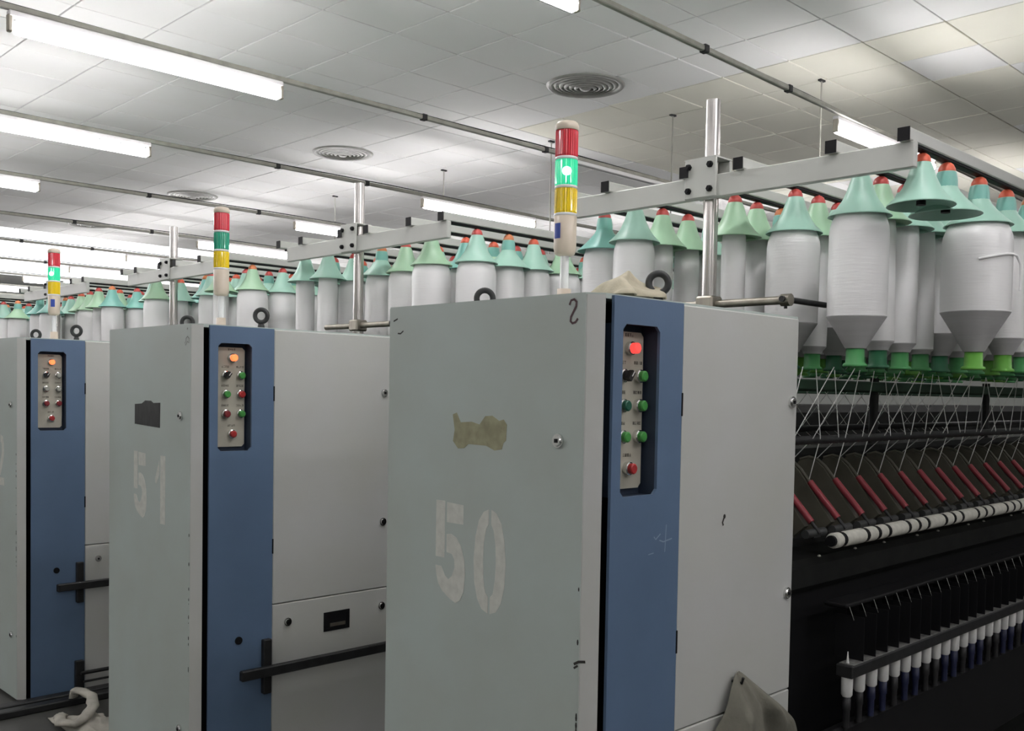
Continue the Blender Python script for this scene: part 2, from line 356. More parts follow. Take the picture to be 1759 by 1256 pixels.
# ------------------------------------------------------------------ machine cabinets
XF = 1.63                                             # cabinet front plane
MACH = {'50': 1.405, '51': 3.262, '52': 5.075, '53': 6.90, '54': 8.74, '55': 10.58}
CW, CD, CH = 0.735, 0.858, 1.80
GLY = {
 '5': [[(0, 1), (.3, 1), (.3, .43), (0, .43)], [(.37, .99), (.92, .98), (.92, .79), (.37, .79)],
       [(.37, .67), (.52, .68), (.7, .65), (.86, .57), (.97, .44), (1, .3), (.96, .13), (.85, .04), (.7, 0), (.5, .03), (.25, .09), (.1, .16), (.03, .25), (0, .34), (.2, .34), (.33, .25), (.44, .22), (.56, .26), (.65, .35), (.64, .43), (.55, .48), (.37, .49)]],
 '0': [[(.46, 1), (.3, .97), (.15, .88), (.05, .72), (0, .5), (.03, .28), (.13, .12), (.28, .03), (.47, 0), (.47, .16), (.38, .2), (.32, .34), (.3, .5), (.32, .67), (.38, .8), (.46, .86)],
       [(.54, 1), (.7, .97), (.85, .88), (.95, .72), (1, .5), (.97, .28), (.87, .12), (.72, .03), (.53, 0), (.53, .16), (.62, .2), (.68, .34), (.7, .5), (.68, .67), (.62, .8), (.54, .86)]],
 '1': [[(.5, 1), (.85, 1), (.85, 0), (.5, 0)], [(.42, .93), (.42, .72), (.2, .58), (.12, .6), (.12, .66)]],
 '2': [[(.03, .72), (.05, .86), (.2, .97), (.46, 1), (.46, .86), (.35, .82), (.32, .7)], [(.54, 1), (.8, .96), (.97, .82), (.97, .64), (.85, .48), (.5, .2), (.2, .2), (.3, .28), (.6, .56), (.68, .68), (.66, .8), (.54, .86)], [(.0, .15), (1, .15), (1, 0), (0, 0)]],
}
def stroke(pts, w):
    L = []; Rr = []
    for i, (u, v) in enumerate(pts):
        a = pts[max(0, i-1)]; b = pts[min(len(pts)-1, i+1)]; dx, dy = b[0]-a[0], b[1]-a[1]; l = math.hypot(dx, dy) or 1
        L.append((u-dy/l*w/2, v+dx/l*w/2)); Rr.append((u+dy/l*w/2, v-dx/l*w/2))
    return L, Rr
def ribbon(mb, pts, w, fn, d, mi=0):
    L, Rr = stroke(pts, w); n = len(pts)
    mb.add([fn(u, v, d) for u, v in L]+[fn(u, v, d) for u, v in Rr], [(i, i+1, n+i+1, n+i) for i in range(n-1)], mi)
FRONT = lambda u, v, d: (-d, u, v)                    # on the front face: u = local y, d outward
SIDEF = lambda u, v, d: (u, -d, v)                    # on the side face: u = local x, d outward
def lock(parent, p, ax, r=.0160):
    def mk():
        mb = MB(); a = Vector((0, 0, 0)); d = Vector(ax)
        mb.cyl(a, d*.006, r, 18, 0); mb.cyl(d*.006, d*.010, r*.8, 18, 0, r2=r*.7)
        return mb
    o = obj('cam_lock', cached('lock%s%.4f' % (ax, r), mk, CHROME), parent, p)
    def slot():
        d = Vector(ax); mb = MB()
        if abs(d.x) > .5: mb.box(-.0115, -.0100, -.0045, .0045, -.0045, .0045)
        else: mb.box(-.0045, .0045, -.0115, -.0100, -.0045, .0045)
        return mb
    obj('key_slot', cached('slot%s' % (ax,), slot, BLACK), o)
def eye(parent, p, rot):
    o = obj('lifting_eye', cached('eyering', lambda: MB().torus((0, 0, .047), .0235, .0085, (0, 1, 0)), RUBBER), parent, p, (0, 0, rot))
    obj('eye_stem', cached('eyestem', lambda: MB().cyl((0, 0, 0), (0, 0, .016), .014, 14, r2=.011), RUBBER), o)
def caption(mb, cx, cz, rnd, y, n=4):
    for q in range(n):
        x = cx+(q-(n-1)/2)*.0078
        for zz in (-.0032, -.0004, .0028):
            if rnd.random() < .8: mb.box(x-.0030, x+.0030, y-.0004, y, cz+zz-.0005, cz+zz+.0005)
        for xx in (-.0022, .0003, .0024):
            if rnd.random() < .6: mb.box(x+xx-.00045, x+xx+.00045, y-.0004, y, cz-.0038, cz+.0036)
def cabinet(no, digits, buttons, label):
    Y0 = MACH[no]; rnd = random.Random(int(no))
    t = thing('machine_cabinet', label, 'cabinet', (XF, Y0, 0))
    z0 = .02
    # carcass (inner, dark in the gaps)
    mb = MB(); mb.box(.0365, CD-.013, .056, CW-.021, z0, CH-.016)
    build('carcass', mb, BLACK, t)
    build('top_cover', MB().prism([(.001, .034), (.036, .006), (CD, .003), (CD, CW), (.001, CW)], lambda u, v, d: (u, v, d), CH-.012, CH), GREY, t)
    # front door wraps round the corner on to the side
    fd = build('front_door', MB().prism([(.0, .033), (.003, .030), (.0352, .0245), (.0352, CW), (0, CW)], lambda u, v, d: (u, v, d), z0, CH-.004), GREY, t)
    build('door_edge_strip', MB().prism([(.0012, .0315), (.0020, .0290), (.0345, .0045), (.0352, .0050), (.0352, .0245), (.003, .030)], lambda u, v, d: (u, v, d), z0, CH-.004), SIDE, t)
    build('rear_side_panel', MB().box(.036, CD, CW-.02, CW, z0, CH-.006, bev=.004), SIDE, t)
    build('end_panel', MB().box(CD-.012, CD, .02, CW-.02, z0, CH-.01), SIDE, t)
    # blue panel with its control window
    bx0, bx1, hx0, hx1, hz0, hz1 = .055, .3135, .087, .222, 1.345, 1.735
    mb = MB(); c = .012
    def ring(d):
        out = [(bx0, z0), (bx1, z0), (bx1, CH-.004), (bx0, CH-.004)]
        hole = [(hx0+c, hz0), (hx1-c, hz0), (hx1, hz0+c), (hx1, hz1-c), (hx1-c, hz1), (hx0+c, hz1), (hx0, hz1-c), (hx0, hz0+c)]
        return [SIDEF(u, v, d) for u, v in out+hole]
    A, B = ring(.004), ring(-.004); vs = A+B
    quads = [(0, 1, 5, 4), (1, 2, 7, 6), (2, 3, 9, 8), (3, 0, 11, 10), (1, 6, 5), (2, 8, 7), (3, 10, 9), (0, 4, 11)]
    mb.add(vs, quads+[tuple(i+12 for i in q) for q in quads]+[(i, (i+1) % 4, 12+(i+1) % 4, 12+i) for i in range(4)]
           + [(4+i, 4+(i+1) % 8, 16+(i+1) % 8, 16+i) for i in range(8)], 0)
    bp = build('blue_panel', mb, BLUE, t)
    # recess box and the plate with its switches
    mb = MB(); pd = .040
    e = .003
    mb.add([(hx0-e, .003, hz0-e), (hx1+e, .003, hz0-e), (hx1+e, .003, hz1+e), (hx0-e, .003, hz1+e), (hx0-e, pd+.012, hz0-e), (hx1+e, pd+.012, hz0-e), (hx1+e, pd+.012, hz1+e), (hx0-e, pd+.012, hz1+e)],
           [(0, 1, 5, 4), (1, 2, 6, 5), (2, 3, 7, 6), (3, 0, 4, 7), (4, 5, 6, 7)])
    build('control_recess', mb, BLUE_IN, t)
    mb = MB(); px0, px1, pz0, pz1 = hx0+.004, hx1-.006, hz0+.013, hz1-.013; c = .01
    mb.prism([(px0+c, pz0), (px1-c, pz0), (px1, pz0+c), (px1, pz1-c), (px1-c, pz1), (px0+c, pz1), (px0, pz1-c), (px0, pz0+c)], SIDEF, -pd, -pd-.004)
    pl = build('control_plate', mb, PLATE, t)
    lm = MB()
    bz = [1.684, 1.620, 1.551, 1.479, 1.405]; xl, xr, xm = .138, .197, .163
    spots = [(xm, bz[0]), (xl, bz[1]), (xr, bz[1]), (xl, bz[2]), (xr, bz[2]), (xl, bz[3]), (xr, bz[3]), (xm, bz[4])]
    for (x, z), code in zip(spots, buttons):
        caption(lm, x, z+.031, rnd, pd)
        b = obj('push_button', cached('bezel', lambda: MB().cyl((0, 0, 0), (0, -.011, 0), .0155, 20).cyl((0, -.011, 0), (0, -.013, 0), .0155, 20, r2=.013), CHROME if code != 'k' else RUBBER), t, (x, pd, z))
        if code == 'k':
            me = cached('knob', lambda: MB().cyl((0, -.012, 0), (0, -.020, 0), .0125, 18, 0).prism([(-.006, -.012), (.006, -.012), (.006, .012), (-.006, .012)], SIDEF, .02, .032, 0).box(-.0012, .0012, -.0328, -.0315, -.002, .012, 1), [BTN['k'], CLEAR])
            obj('selector_knob', me, b, (0, 0, 0), (0, radians(38), 0))
        else:
            lit = code in 'LO'
            h = .022 if not lit else .026
            obj('button_cap', cached('cap'+code, lambda: MB().cyl((0, -.012, 0), (0, -h, 0), .0125, 20).cyl((0, -h, 0), (0, -h-.0025, 0), .0125, 20, r2=.0095), BTN[code]), b)
    tag(build('captions', lm, INK, pl), kind='stuff')
    # side panels beside the blue one
    if no == '50' or True:
        sp = build('side_panel', MB().box(.3165, CD, -.001, .03, .7585, CH-.006, bev=.003), SIDE, t)
        lp = build('lower_panel', MB().box(.3165, CD, -.001, .03, z0, .7555, bev=.003), SIDE, t)
        for z in (1.563, 1.032): lock(sp, (.828, -.001, z), (0, -1, 0))
        lock(lp, (.826, -.001, .683), (0, -1, 0)); lock(lp, (.382, -.001, .683), (0, -1, 0))
        mb = MB(); a0, a1, c0, c1 = .546, .668, .617, .693
        mb.box(a0, a1, -.004, .0, c0, c0+.012); mb.box(a0, a1, -.004, .0, c1-.012, c1); mb.box(a0, a0+.012, -.004, 0, c0+.012, c1-.012); mb.box(a1-.012, a1, -.004, 0, c0+.012, c1-.012)
        mb.box(a0+.012, a1-.012, -.0014, -.0005, c0+.012, c1-.012); hb = build('pull_handle', mb, BLACK, lp)
        build('handle_grip', MB().box(a0+.03, a1-.02, -.0035, -.0012, c0+.016, c0+.03), STAIN, lp)
    lock(fd, (.0, .105, 1.470), (-1, 0, 0))
    lock(fd, (.0, .10, .33), (-1, 0, 0))
    for z in (1.555, .98):
        build('hinge', MB().box(.3115, .3175, -.0055, .0, z-.028, z+.028, bev=.001), BLACK, t)
    build('hole_disc', MB().cyl((.175, -.004, .645), (.175, -.008, .645), .0145, 18), BLACK, t)  # black disc stands for the dark inside a hole
    # bar carried on brackets along the side
    zb = .52 if no != '52' else .562
    br = build('bar_bracket', MB().box(.268, .302, -.028, -.004, zb-.09, zb+.115, bev=.003), DARKM, t)
    build('side_bar', MB().box(.165, .857, -.052, -.028, zb-.019, zb+.019, bev=.004), DARKM, t)
    br = build('bar_bracket', MB().box(.262, .304, -.03, -.004, .02, .175, bev=.003), DARKM, t)
    build('side_bar', MB().tube([(.28, -.045, .115), (.855, -.045, .115)], .010, 8).tube([(.29, -.045, .07), (.855, -.045, .07)], .006, 8), DARKM, t)
    eye(t, (.295, .06, CH), radians(-45)); eye(t, (.315, .72-.02, CH), radians(-45))
    # stencilled number
    mb = MB(); u0 = .529 if no == '50' else .50
    for di, ch in enumerate(digits):
        w, h = (.114, .255); ox = u0-di*(.145 if no == '50' else (.175)); zz = 1.043 if no == '50' else 1.068
        if ch == '1': ox -= 0
        for poly in GLY[ch]:
            mb.prism([(u*w, v*h) for u, v in poly], lambda u, v, d: (-d, ox-u, zz+v-.006*di), 0, .0006)
    build('stencil_number', mb, STENCIL, fd)
    # paint chips along the front edge
    mb = MB()
    for q in range(16):
        z = rnd.choice((rnd.uniform(.7, 1.0), rnd.uniform(.55, .86), rnd.uniform(.2, 1.3))); r = rnd.uniform(.0015, .0045)
        mb.prism([(.036+r*cos(a)*.6, z+r*1.8*sin(a)) for a in [k*pi/3 for k in range(6)]], FRONT, .0, .0009)
    tag(build('paint_chips', mb, CHIP, fd), kind='stuff')
    return t, fd, bp, sp
c50, fd50, bp50, sp50 = cabinet('50', '50', 'LkgGgggr', 'large grey-green machine cabinet with stencilled number 50, nearest the viewer')
c51, fd51, bp51, sp51 = cabinet('51', '51', 'OkggrRgr'.replace('ggr', 'ggr'), 'grey machine cabinet with stencilled number 51 and a dark foil sticker')
c52, fd52, bp52, sp52 = cabinet('52', '52', 'OksssRRr'[:8], 'grey machine cabinet at the left edge, farthest of the three cabinets')
# marks on the doors
mb = MB(); ribbon(mb, [(-.012, .015), (-.007, .025), (.002, .027), (.009, .021), (.008, .011), (.000, -.001), (-.007, -.012), (-.008, -.021), (-.002, -.026), (.007, -.024), (.014, -.016)], .0055, lambda u, v, d: (-d, .068-u, 1.759+v), .0008)
build('marker_scribble', mb, MARKER, fd50)
for pts_, w_, oy, oz in (([(.0, .0), (.018, -.006)], .004, .700, 1.768), ([(.0, 0), (.012, -.007), (.024, -.006)], .004, .675, 1.735), ([(.0, .0), (.02, -.004), (.034, -.012)], .006, .012, .985), ([(.0, .0), (.012, -.008)], .005, .034, .972)):
    mb = MB(); ribbon(mb, pts_, w_, lambda u, v, d: (-d, oy+u, oz+v), .0008); build('scratch', mb, CHIP, fd50)
mb = MB(); ribbon(mb, [(-.002, .03), (.003, .024)], .006, lambda u, v, d: (-d, .055+u, 1.755+v), .0008)
ribbon(mb, [(.012, -.012), (.012, .002), (.0, .010), (-.012, .002), (-.011, -.014), (0, -.008), (.014, -.022), (.02, -.01)], .004, lambda u, v, d: (-d, .055+u, 1.745+v), .0008)
build('marker_scribble', mb, mat('faded_marker', (0.22, .22, .21), .7), fd51)
mb = MB()
mb.prism([(.470, 1.519), (.455, 1.524), (.440, 1.500), (.40, 1.503), (.370, 1.497), (.350, 1.518), (.325, 1.520), (.30, 1.508), (.285, 1.512), (.274, 1.500), (.276, 1.462), (.285, 1.455), (.290, 1.440), (.315, 1.436), (.345, 1.446), (.41, 1.447), (.425, 1.436), (.448, 1.434), (.468, 1.452), (.462, 1.48)], FRONT, 0, .0007)
build('peeled_sticker', mb, PEEL, fd50)
mb = MB(); mb.prism([(.492, 1.505), (.492, 1.428), (.275, 1.420), (.272, 1.514), (.33, 1.512), (.35, 1.520), (.40, 1.520), (.43, 1.508)], FRONT, 0, .0012)
build('foil_sticker', mb, FOIL, fd51)
mb = MB(); ribbon(mb, [(.51, 1.268), (.503, 1.255), (.507, 1.247)], .006, SIDEF, .0018)
mb.prism([(.512+.005*cos(a), 1.27+.006*sin(a)) for a in [k*pi/4 for k in range(8)]], SIDEF, .001, .0018)
build('dark_spot', mb, CHIP, sp50)
mb = MB(); SC_M = mat('blue_scratch', (.28, .36, .48), .6)
ribbon(mb, [(.215, 1.245), (.222, 1.238), (.24, 1.25)], .003, SIDEF, .0046); ribbon(mb, [(.262, 1.27), (.258, 1.205)], .0025, SIDEF, .0046); ribbon(mb, [(.236, 1.235), (.252, 1.230), (.285, 1.235)], .0028, SIDEF, .0046); ribbon(mb, [(.195, 1.205), (.215, 1.207)], .002, SIDEF, .0046)
build('chalk_scratches', mb, SC_M, bp50)

# ------------------------------------------------------------------ signal lamps
LENS_GU = mat('green_lens_dim', (0.02, 0.33, 0.20), 0.15, coat=0.6)
def stack_light(no, lab_side, label):
    t = thing('stack_light', label, 'signal lamp', (1.925, MACH[no]+.37, CH))
    z = lambda a: a-CH
    R = .0300
    obj('foot', cached('sl_foot', lambda: MB().slathe([(.045, 0), (.045, .006), (.020, .010), (.0185, .052), (.0005, .053)], 20), IVORY), t)
    obj('pole', cached('sl_pole', lambda: MB().cyl((0, 0, .04), (0, 0, z(1.945)), .0115, 16), WPOLE), t)
    obj('housing', cached('sl_house', lambda: MB().slathe([(.013, z(1.938)), (.022, z(1.941)), (.0265, z(1.944)), (.0282, z(1.950)), (R, z(1.960)), (R, z(2.046)), (.0005, z(2.0465))], 28), IVORY), t)
    obj('blue_label', cached('sl_lab%d' % lab_side, lambda: MB().add([((R+.0006)*cos(a), (R+.0006)*sin(a), zz) for zz in (z(1.982), z(2.022)) for a in [radians(lab_side+5*q) for q in range(9)]], [(i, i+1, 9+i+1, 9+i) for i in range(8)], 0, True), BLUELAB), t)
    def lens(zb, zt):
        mb = MB(); n = 56; pr = [(R-.001, zb), (R, zb+.004), (R, zt-.004), (R-.001, zt)]
        vs = []; fs = []
        for r, zz in pr:
            for k in range(n): vs.append(((r-(.0016 if k % 2 else 0))*cos(2*pi*k/n), (r-(.0016 if k % 2 else 0))*sin(2*pi*k/n), zz))
        for i in range(3):
            for k in range(n): fs.append((i*n+k, i*n+(k+1) % n, (i+1)*n+(k+1) % n, (i+1)*n+k))
        return mb.add(vs, fs)
    for nm, za, zb_, M in (('yellow_lens', 2.050, 2.114, LENS_Y), ('green_lens', 2.122, 2.189, LENS_G), ('red_lens', 2.197, 2.266, LENS_R)):
        if nm == 'green_lens' and no == '51': M = LENS_GU
        o = obj(nm, cached('sl_'+nm+M.name, lambda: lens(z(za), z(zb_)), M), t)
        obj('clear_band', cached('sl_band'+nm, lambda: MB().slathe([(R-.002, z(za)-.008), (R+.0006, z(za)-.007), (R+.0006, z(za)-.001), (R-.002, z(za))], 28), CLEAR), o)
        if nm == 'green_lens' and no != '51':
            obj('lamp_glow', cached('sl_glow', lambda: MB().add([((R+.0009)*cos(radians(a)), (R+.0009)*sin(radians(a)), z(2.156)+q*.0115*math.sqrt(max(0, 1-((a-225)/24)**2))) for q in (-1, 1) for a in range(201, 250, 4)], [(i, i+1, 13+i+1, 13+i) for i in range(12)], 0, True), LENS_GC), o)
    obj('cap', cached('sl_cap', lambda: MB().slathe([(R, z(2.266)), (R+.0015, z(2.268)), (R+.0015, z(2.280)), (R-.004, z(2.288)), (.015, z(2.291)), (.0005, z(2.292))], 28), IVORY), t)
stack_light('50', 158, 'tall red, green and yellow signal lamp on top of cabinet 50, green lit')
stack_light('51', 60, 'red, green and yellow signal lamp on top of cabinet 51, green unlit')
stack_light('52', 218, 'small distant red, green and yellow signal lamp on the leftmost cabinet')

# ------------------------------------------------------------------ creels
RAIL_DY = [-.632, -.428, -.133, .061, .380, .575]       # rail offsets from the machine's middle
BZ0, BZ1 = 2.180, 2.249
def creel(no, label, xend):
    Yc = MACH[no]+.368
    t = thing('creel_frame', label, 'creel', (2.587, Yc, 0))
    obj('pole', cached('cr_pole', lambda: MB().cyl((0, 0, 1.12), (0, 0, 2.489), .0228, 24), STEEL), t)
    obj('crossbeam', cached('cr_beam', lambda: MB().box(-.046, -.0235, -.655, .525, BZ0, BZ1, bev=.003), WHITEP), t)
    cp = obj('clamp_plate', cached('cr_clamp', lambda: MB().box(-.056, -.046, -.052, .062, 2.182, 2.302, bev=.003).box(-.056, .03, -.052, .062, 2.300, 2.3045), WHITEP), t)
    obj('clamp_back', cached('cr_clampb', lambda: MB().box(.0225, .0325, -.052, .062, 2.19, 2.30, bev=.003), WHITEP), t)
    for y in (-.033, .045):
        for z in (2.206, 2.279):
            obj('bolt', cached('cr_bolt', lambda: MB().cyl((-.056, 0, 0), (-.065, 0, 0), .010, 6).cyl((-.065, 0, 0), (-.069, 0, 0), .006, 10), BLACK), cp, (0, y, z))
    for k, dy in enumerate(RAIL_DY):
        r = obj('rail', cached('cr_rail%.1f' % xend, lambda: MB().box(-.060, xend-2.587, -.016, .016, BZ1, BZ1+.034, bev=.003), WHITEP), t, (0, dy, 0))
        obj('end_plug', cached('cr_plug', lambda: MB().box(-.0625, -.060, -.0165, .0165, BZ1-.0005, BZ1+.0345), BLACK), r)
        obj('hanger_track', cached('cr_track%.1f' % xend, lambda: MB().box(-.02, xend-2.587, -.012, .012, BZ1-.009, BZ1, bev=.002), BLACK), r)
    obj('cross_tube', cached('cr_ctube', lambda: MB().cyl((0, -.27, 1.860), (0, .25, 1.860), .0125, 14).cyl((0, -.285, 1.860), (0, -.255, 1.860), .018, 14), STAIN), t)
    obj('tube_clamp', cached('cr_tclamp', lambda: MB().box(-.03, .03, -.032, .032, 1.835, 1.885, bev=.006), STAIN), t)
    obj('guide_rod', cached('cr_grod', lambda: MB().cyl((-.025, -.268, 1.862), (.235, -.268, 1.862), .009, 12).cyl((0, -.268, 1.862), (0, -.268, 1.835), .005, 8), DARKM), t)
    # further posts of the creel
    for px in (3.735, 4.9, 6.05):
        if px < xend: obj('post', cached('cr_post', lambda: MB().cyl((0, 0, 1.30), (0, 0, 1.655), .017, 14), DARKM), t, (px-2.587, 0, 0))
    return t
XEND = {'50': 7.5, '51': 6.2, '52': 5.2, '53': 4.6, '54': 4.2, '55': 4.2}
for no, lb in (('50', 'steel pole and white crossbeam creel frame of the nearest spinning frame'), ('51', 'steel pole and white crossbeam creel frame behind cabinet 51'),
               ('52', 'steel pole and white crossbeam creel frame behind the leftmost cabinet'), ('53', 'distant creel frame with thin pole beside the leftmost signal lamp'),
               ('54', 'farthest creel frame at the left edge')):
    creel(no, lb, XEND[no])

# ------------------------------------------------------------------ roving bobbins
ZB = 1.668
def zz(a): return a-ZB
def bobbin(x, y, R, label, group, um=0, red=0, base=0, neck=False, empty=False, slack=False):
    t = thing('roving_bobbin', label, 'bobbin', (x, y, ZB), group)
    t.rotation_euler = (random.uniform(-.012, .012), random.uniform(-.012, .012), random.uniform(0, 6))
    obj('hanger_cap', cached('rb_cap%d' % red, lambda: MB().slathe([(.0225, zz(2.211)), (.0232, zz(2.214)), (.0225, zz(2.222)), (.0175, zz(2.232)), (.010, zz(2.238)), (.006, zz(2.239)), (.0045, zz(2.240)), (.0045, zz(2.2415))], 18), REDC[red]), t)
    if neck:
        prof = [(.097, zz(2.094)), (.094, zz(2.098)), (.074, zz(2.116)), (.052, zz(2.138)), (.036, zz(2.158)), (.0290, zz(2.172)), (.0275, zz(2.190)), (.0235, zz(2.213))]
    else:
        prof = [(.089, zz(2.098)), (.086, zz(2.102)), (.066, zz(2.122)), (.050, zz(2.145)), (.038, zz(2.172)), (.029, zz(2.200)), (.0235, zz(2.213))]
    inner = [(r-.0018, z-.001) for r, z in prof]
    u = obj('umbrella', cached('rb_um%d%d' % (um, neck), lambda: MB().slathe(inner[::-1]+prof, 28), UMB[um]), t)
    if neck: obj('neck_sleeve', cached('rb_neck', lambda: MB().slathe([(.0300, zz(2.168)), (.0292, zz(2.190)), (.0255, zz(2.211))], 18), UMB[2]), u)
    if empty:
        obj('hanger_stem', cached('rb_stem', lambda: MB().cyl((0, 0, zz(2.108)), (0, 0, zz(2.19)), .009, 10).cyl((0, 0, zz(2.10)), (0, 0, zz(2.112)), .013, 10), BLACK), t)
        return t
    zt = 1.721+(R-.03)*1.72
    top = 2.148 if R < .055 else 2.152
    def body():
        if R < .055: pr = [(R, zz(zt)), (R*1.01, zz(zt+.05)), (R*.99, zz(1.95)), (R, zz(2.06)), (R*.96, zz(2.10)), (R*.8, zz(2.125)), (.026, zz(2.14)), (.001, zz(2.14))]
        else:
            sh = 2.085-(R-.055)*.5
            pr = [(R*.995, zz(zt)), (R, zz(zt+.02)), (R*1.005, zz(1.9)), (R, zz(1.99)), (R*1.0, zz(sh-.02)), (R*.97, zz(sh)), (R*.86, zz(sh+.028)), (R*.70, zz(sh+.050)), (R*.5, zz(sh+.062)), (.026, zz(sh+.066)), (.001, zz(sh+.066))]
        return MB().slathe(pr, 28)
    o = obj('roving', cached('rb_body%.3f' % R, body, ROVING), t)
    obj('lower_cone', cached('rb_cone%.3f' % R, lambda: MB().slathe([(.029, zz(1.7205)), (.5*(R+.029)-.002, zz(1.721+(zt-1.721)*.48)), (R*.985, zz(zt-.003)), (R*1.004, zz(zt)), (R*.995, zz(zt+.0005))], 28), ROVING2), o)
    if slack:
        pts = [(R*1.02*cos(a), R*1.02*sin(a), zz(1.985)+.018*sin((a-slack[0])*1.2)) for a in [slack[0]+q*.14 for q in range(10)]]
        a = slack[0]+9*.14; pts += [(R*1.1*cos(a+.1), R*1.1*sin(a+.1), zz(2.0)), (R*1.2*cos(a+.2), R*1.2*sin(a+.2), zz(1.975)), (R*1.22*cos(a+.22), R*1.22*sin(a+.22), zz(1.93)), (R*1.2*cos(a+.2), R*1.2*sin(a+.2), zz(1.90))]
        t.rotation_euler = (0, 0, 0)
        build('loose_end', MB().tube(pts, .0042, 7), ROVING, t)
    obj('tube_foot', cached('rb_foot%d' % base, lambda: MB().slathe([(.0005, zz(1.6682)), (.033, zz(1.668)), (.0345, zz(1.671)), (.033, zz(1.676)), (.0265, zz(1.680)), (.0255, zz(1.721)), (.02, zz(1.7215))], 20), BASEG[base]), t)
    return t
FULL, THIN = (.083, .078, .072), (.046, .042, .039)
explicit = {  # machine 50: (row, x): R, options, label
 (0, 2.645): dict(R=0, empty=True, um=0, red=0, lb='empty green umbrella hanger hooked just behind the right end of the crossbeam'),
 (0, 2.805): dict(R=0, empty=True, um=0, red=0, neck=True, lb='empty green umbrella hanger with teal neck, seen from below, beside the crossbeam end'),
 (0, 3.045): dict(R=.098, um=0, red=0, neck=True, base=0, slack=(3.55,), lb='fat white roving bobbin at far right with a loose strand hanging off it'),
 (0, 3.285): dict(R=.060, um=0, red=0, neck=True, base=0, lb='white roving bobbin with teal neck cut by the right picture edge'),
 (1, 2.705): dict(R=.083, um=0, red=1, base=1, lb='big full white roving bobbin below the right half of the crossbeam'),
 (1, 2.850): dict(R=.046, um=1, red=1, base=2, lb='slim white roving bobbin partly behind the big one under the crossbeam'),
 (1, 3.000): dict(R=.046, um=0, red=1, base=1, lb='slim white roving bobbin beneath the two empty umbrella hangers'),
 (2, 2.850): dict(R=.083, um=0, red=1, base=2, lb='full white roving bobbin behind the clamp of the dark guide rod'),
 (2, 2.995): dict(R=.044, um=1, red=1, base=1, lb='slim white roving bobbin left of the big one under the crossbeam'),
 (3, 2.810): dict(R=.040, um=1, red=1, base=1, lb='slim white roving bobbin just right of the tall steel pole'),
 (3, 2.955): dict(R=.040, um=1, red=1, base=1, lb='second slim white roving bobbin right of the tall steel pole'),
 (4, 2.680): dict(R=.071, um=0, red=1, base=1, lb='full white roving bobbin behind the beige rag on cabinet 50'),
 (4, 2.840): dict(R=.042, um=1, red=1, base=1, lb='slim white roving bobbin behind the lifting ring on cabinet 50'),
 (4, 2.990): dict(R=.046, um=1, red=1, base=1, lb='slim white roving bobbin just left of the tall steel pole'),
 (5, 2.755): dict(R=.076, um=2, red=1, base=1, neck=True, lb='white roving bobbin with teal neck right beside the signal lamp pole of cabinet 50'),
}
MAXX = {'50': (5.4, 5.4, 5.4, 5.4, 5.6, 5.8), '51': (4.3, 4.4, 4.6, 4.7, 4.8, 4.9), '52': (3.9,)*6, '53': (3.75,)*6, '54': (3.55,)*6}
count = 0
for no in ('50', '51', '52', '53', '54'):
    Yc = MACH[no]+.368
    for k, dy in enumerate(RAIL_DY):
        y = Yc+dy; rnd = random.Random(int(no)*10+k)
        if no == '50':
            xs = sorted(x for (r, x) in explicit if r == k)
            for x in xs:
                d = dict(explicit[(k, x)]); lb = d.pop('lb'); R = d.pop('R')
                bobbin(x, y, R, lb, 'roving bobbins on the nearest creel', **d); count += 1
            x = xs[-1]; lastR = explicit[(k, x)]['R']
        else: x = (2.60 if k in (2, 3) else 2.50)+rnd.uniform(0, .07); lastR = .04
        nth = (len(xs)-1) if no == '50' else -1
        while True:
            if rnd.random() < (.62 if lastR < .055 else .25): R = rnd.choice(FULL)
            else: R = rnd.choice(THIN)
            if k == 0 and no != '50' and rnd.random() < .7: R = rnd.choice(FULL)
            x += max(.15, R+lastR+.022, .168 if (k in (0, 5)) else .15)
            if x > MAXX[no][k]: break
            lastR = R
            p = project((x, y, 1.95))
            if p is None or p[0] < -120 or p[0] > W_PX+700: continue
            full = R > .055
            nm = {'50': 'the nearest creel', '51': 'the creel behind cabinet 51', '52': 'the creel behind the leftmost cabinet', '53': 'the distant creel beside the leftmost lamp', '54': 'the farthest creel'}[no]
            nth += 1
            lb = '%s %s white bobbin in the %s row of %s' % (ORDN[nth], 'full' if full else 'slim', ('front', 'second', 'third', 'fourth', 'fifth', 'rear')[k], nm)
            bobbin(x, y, R, lb, ('full' if full else 'slim')+' bobbins in '+nm, um=rnd.choice((0, 0, 0, 1, 2)), red=rnd.choice((0, 1, 1, 2)), base=rnd.choice((0, 1, 1, 2)), neck=rnd.random() < (.45 if full else .1))
            count += 1
print('BOBBINS', count)

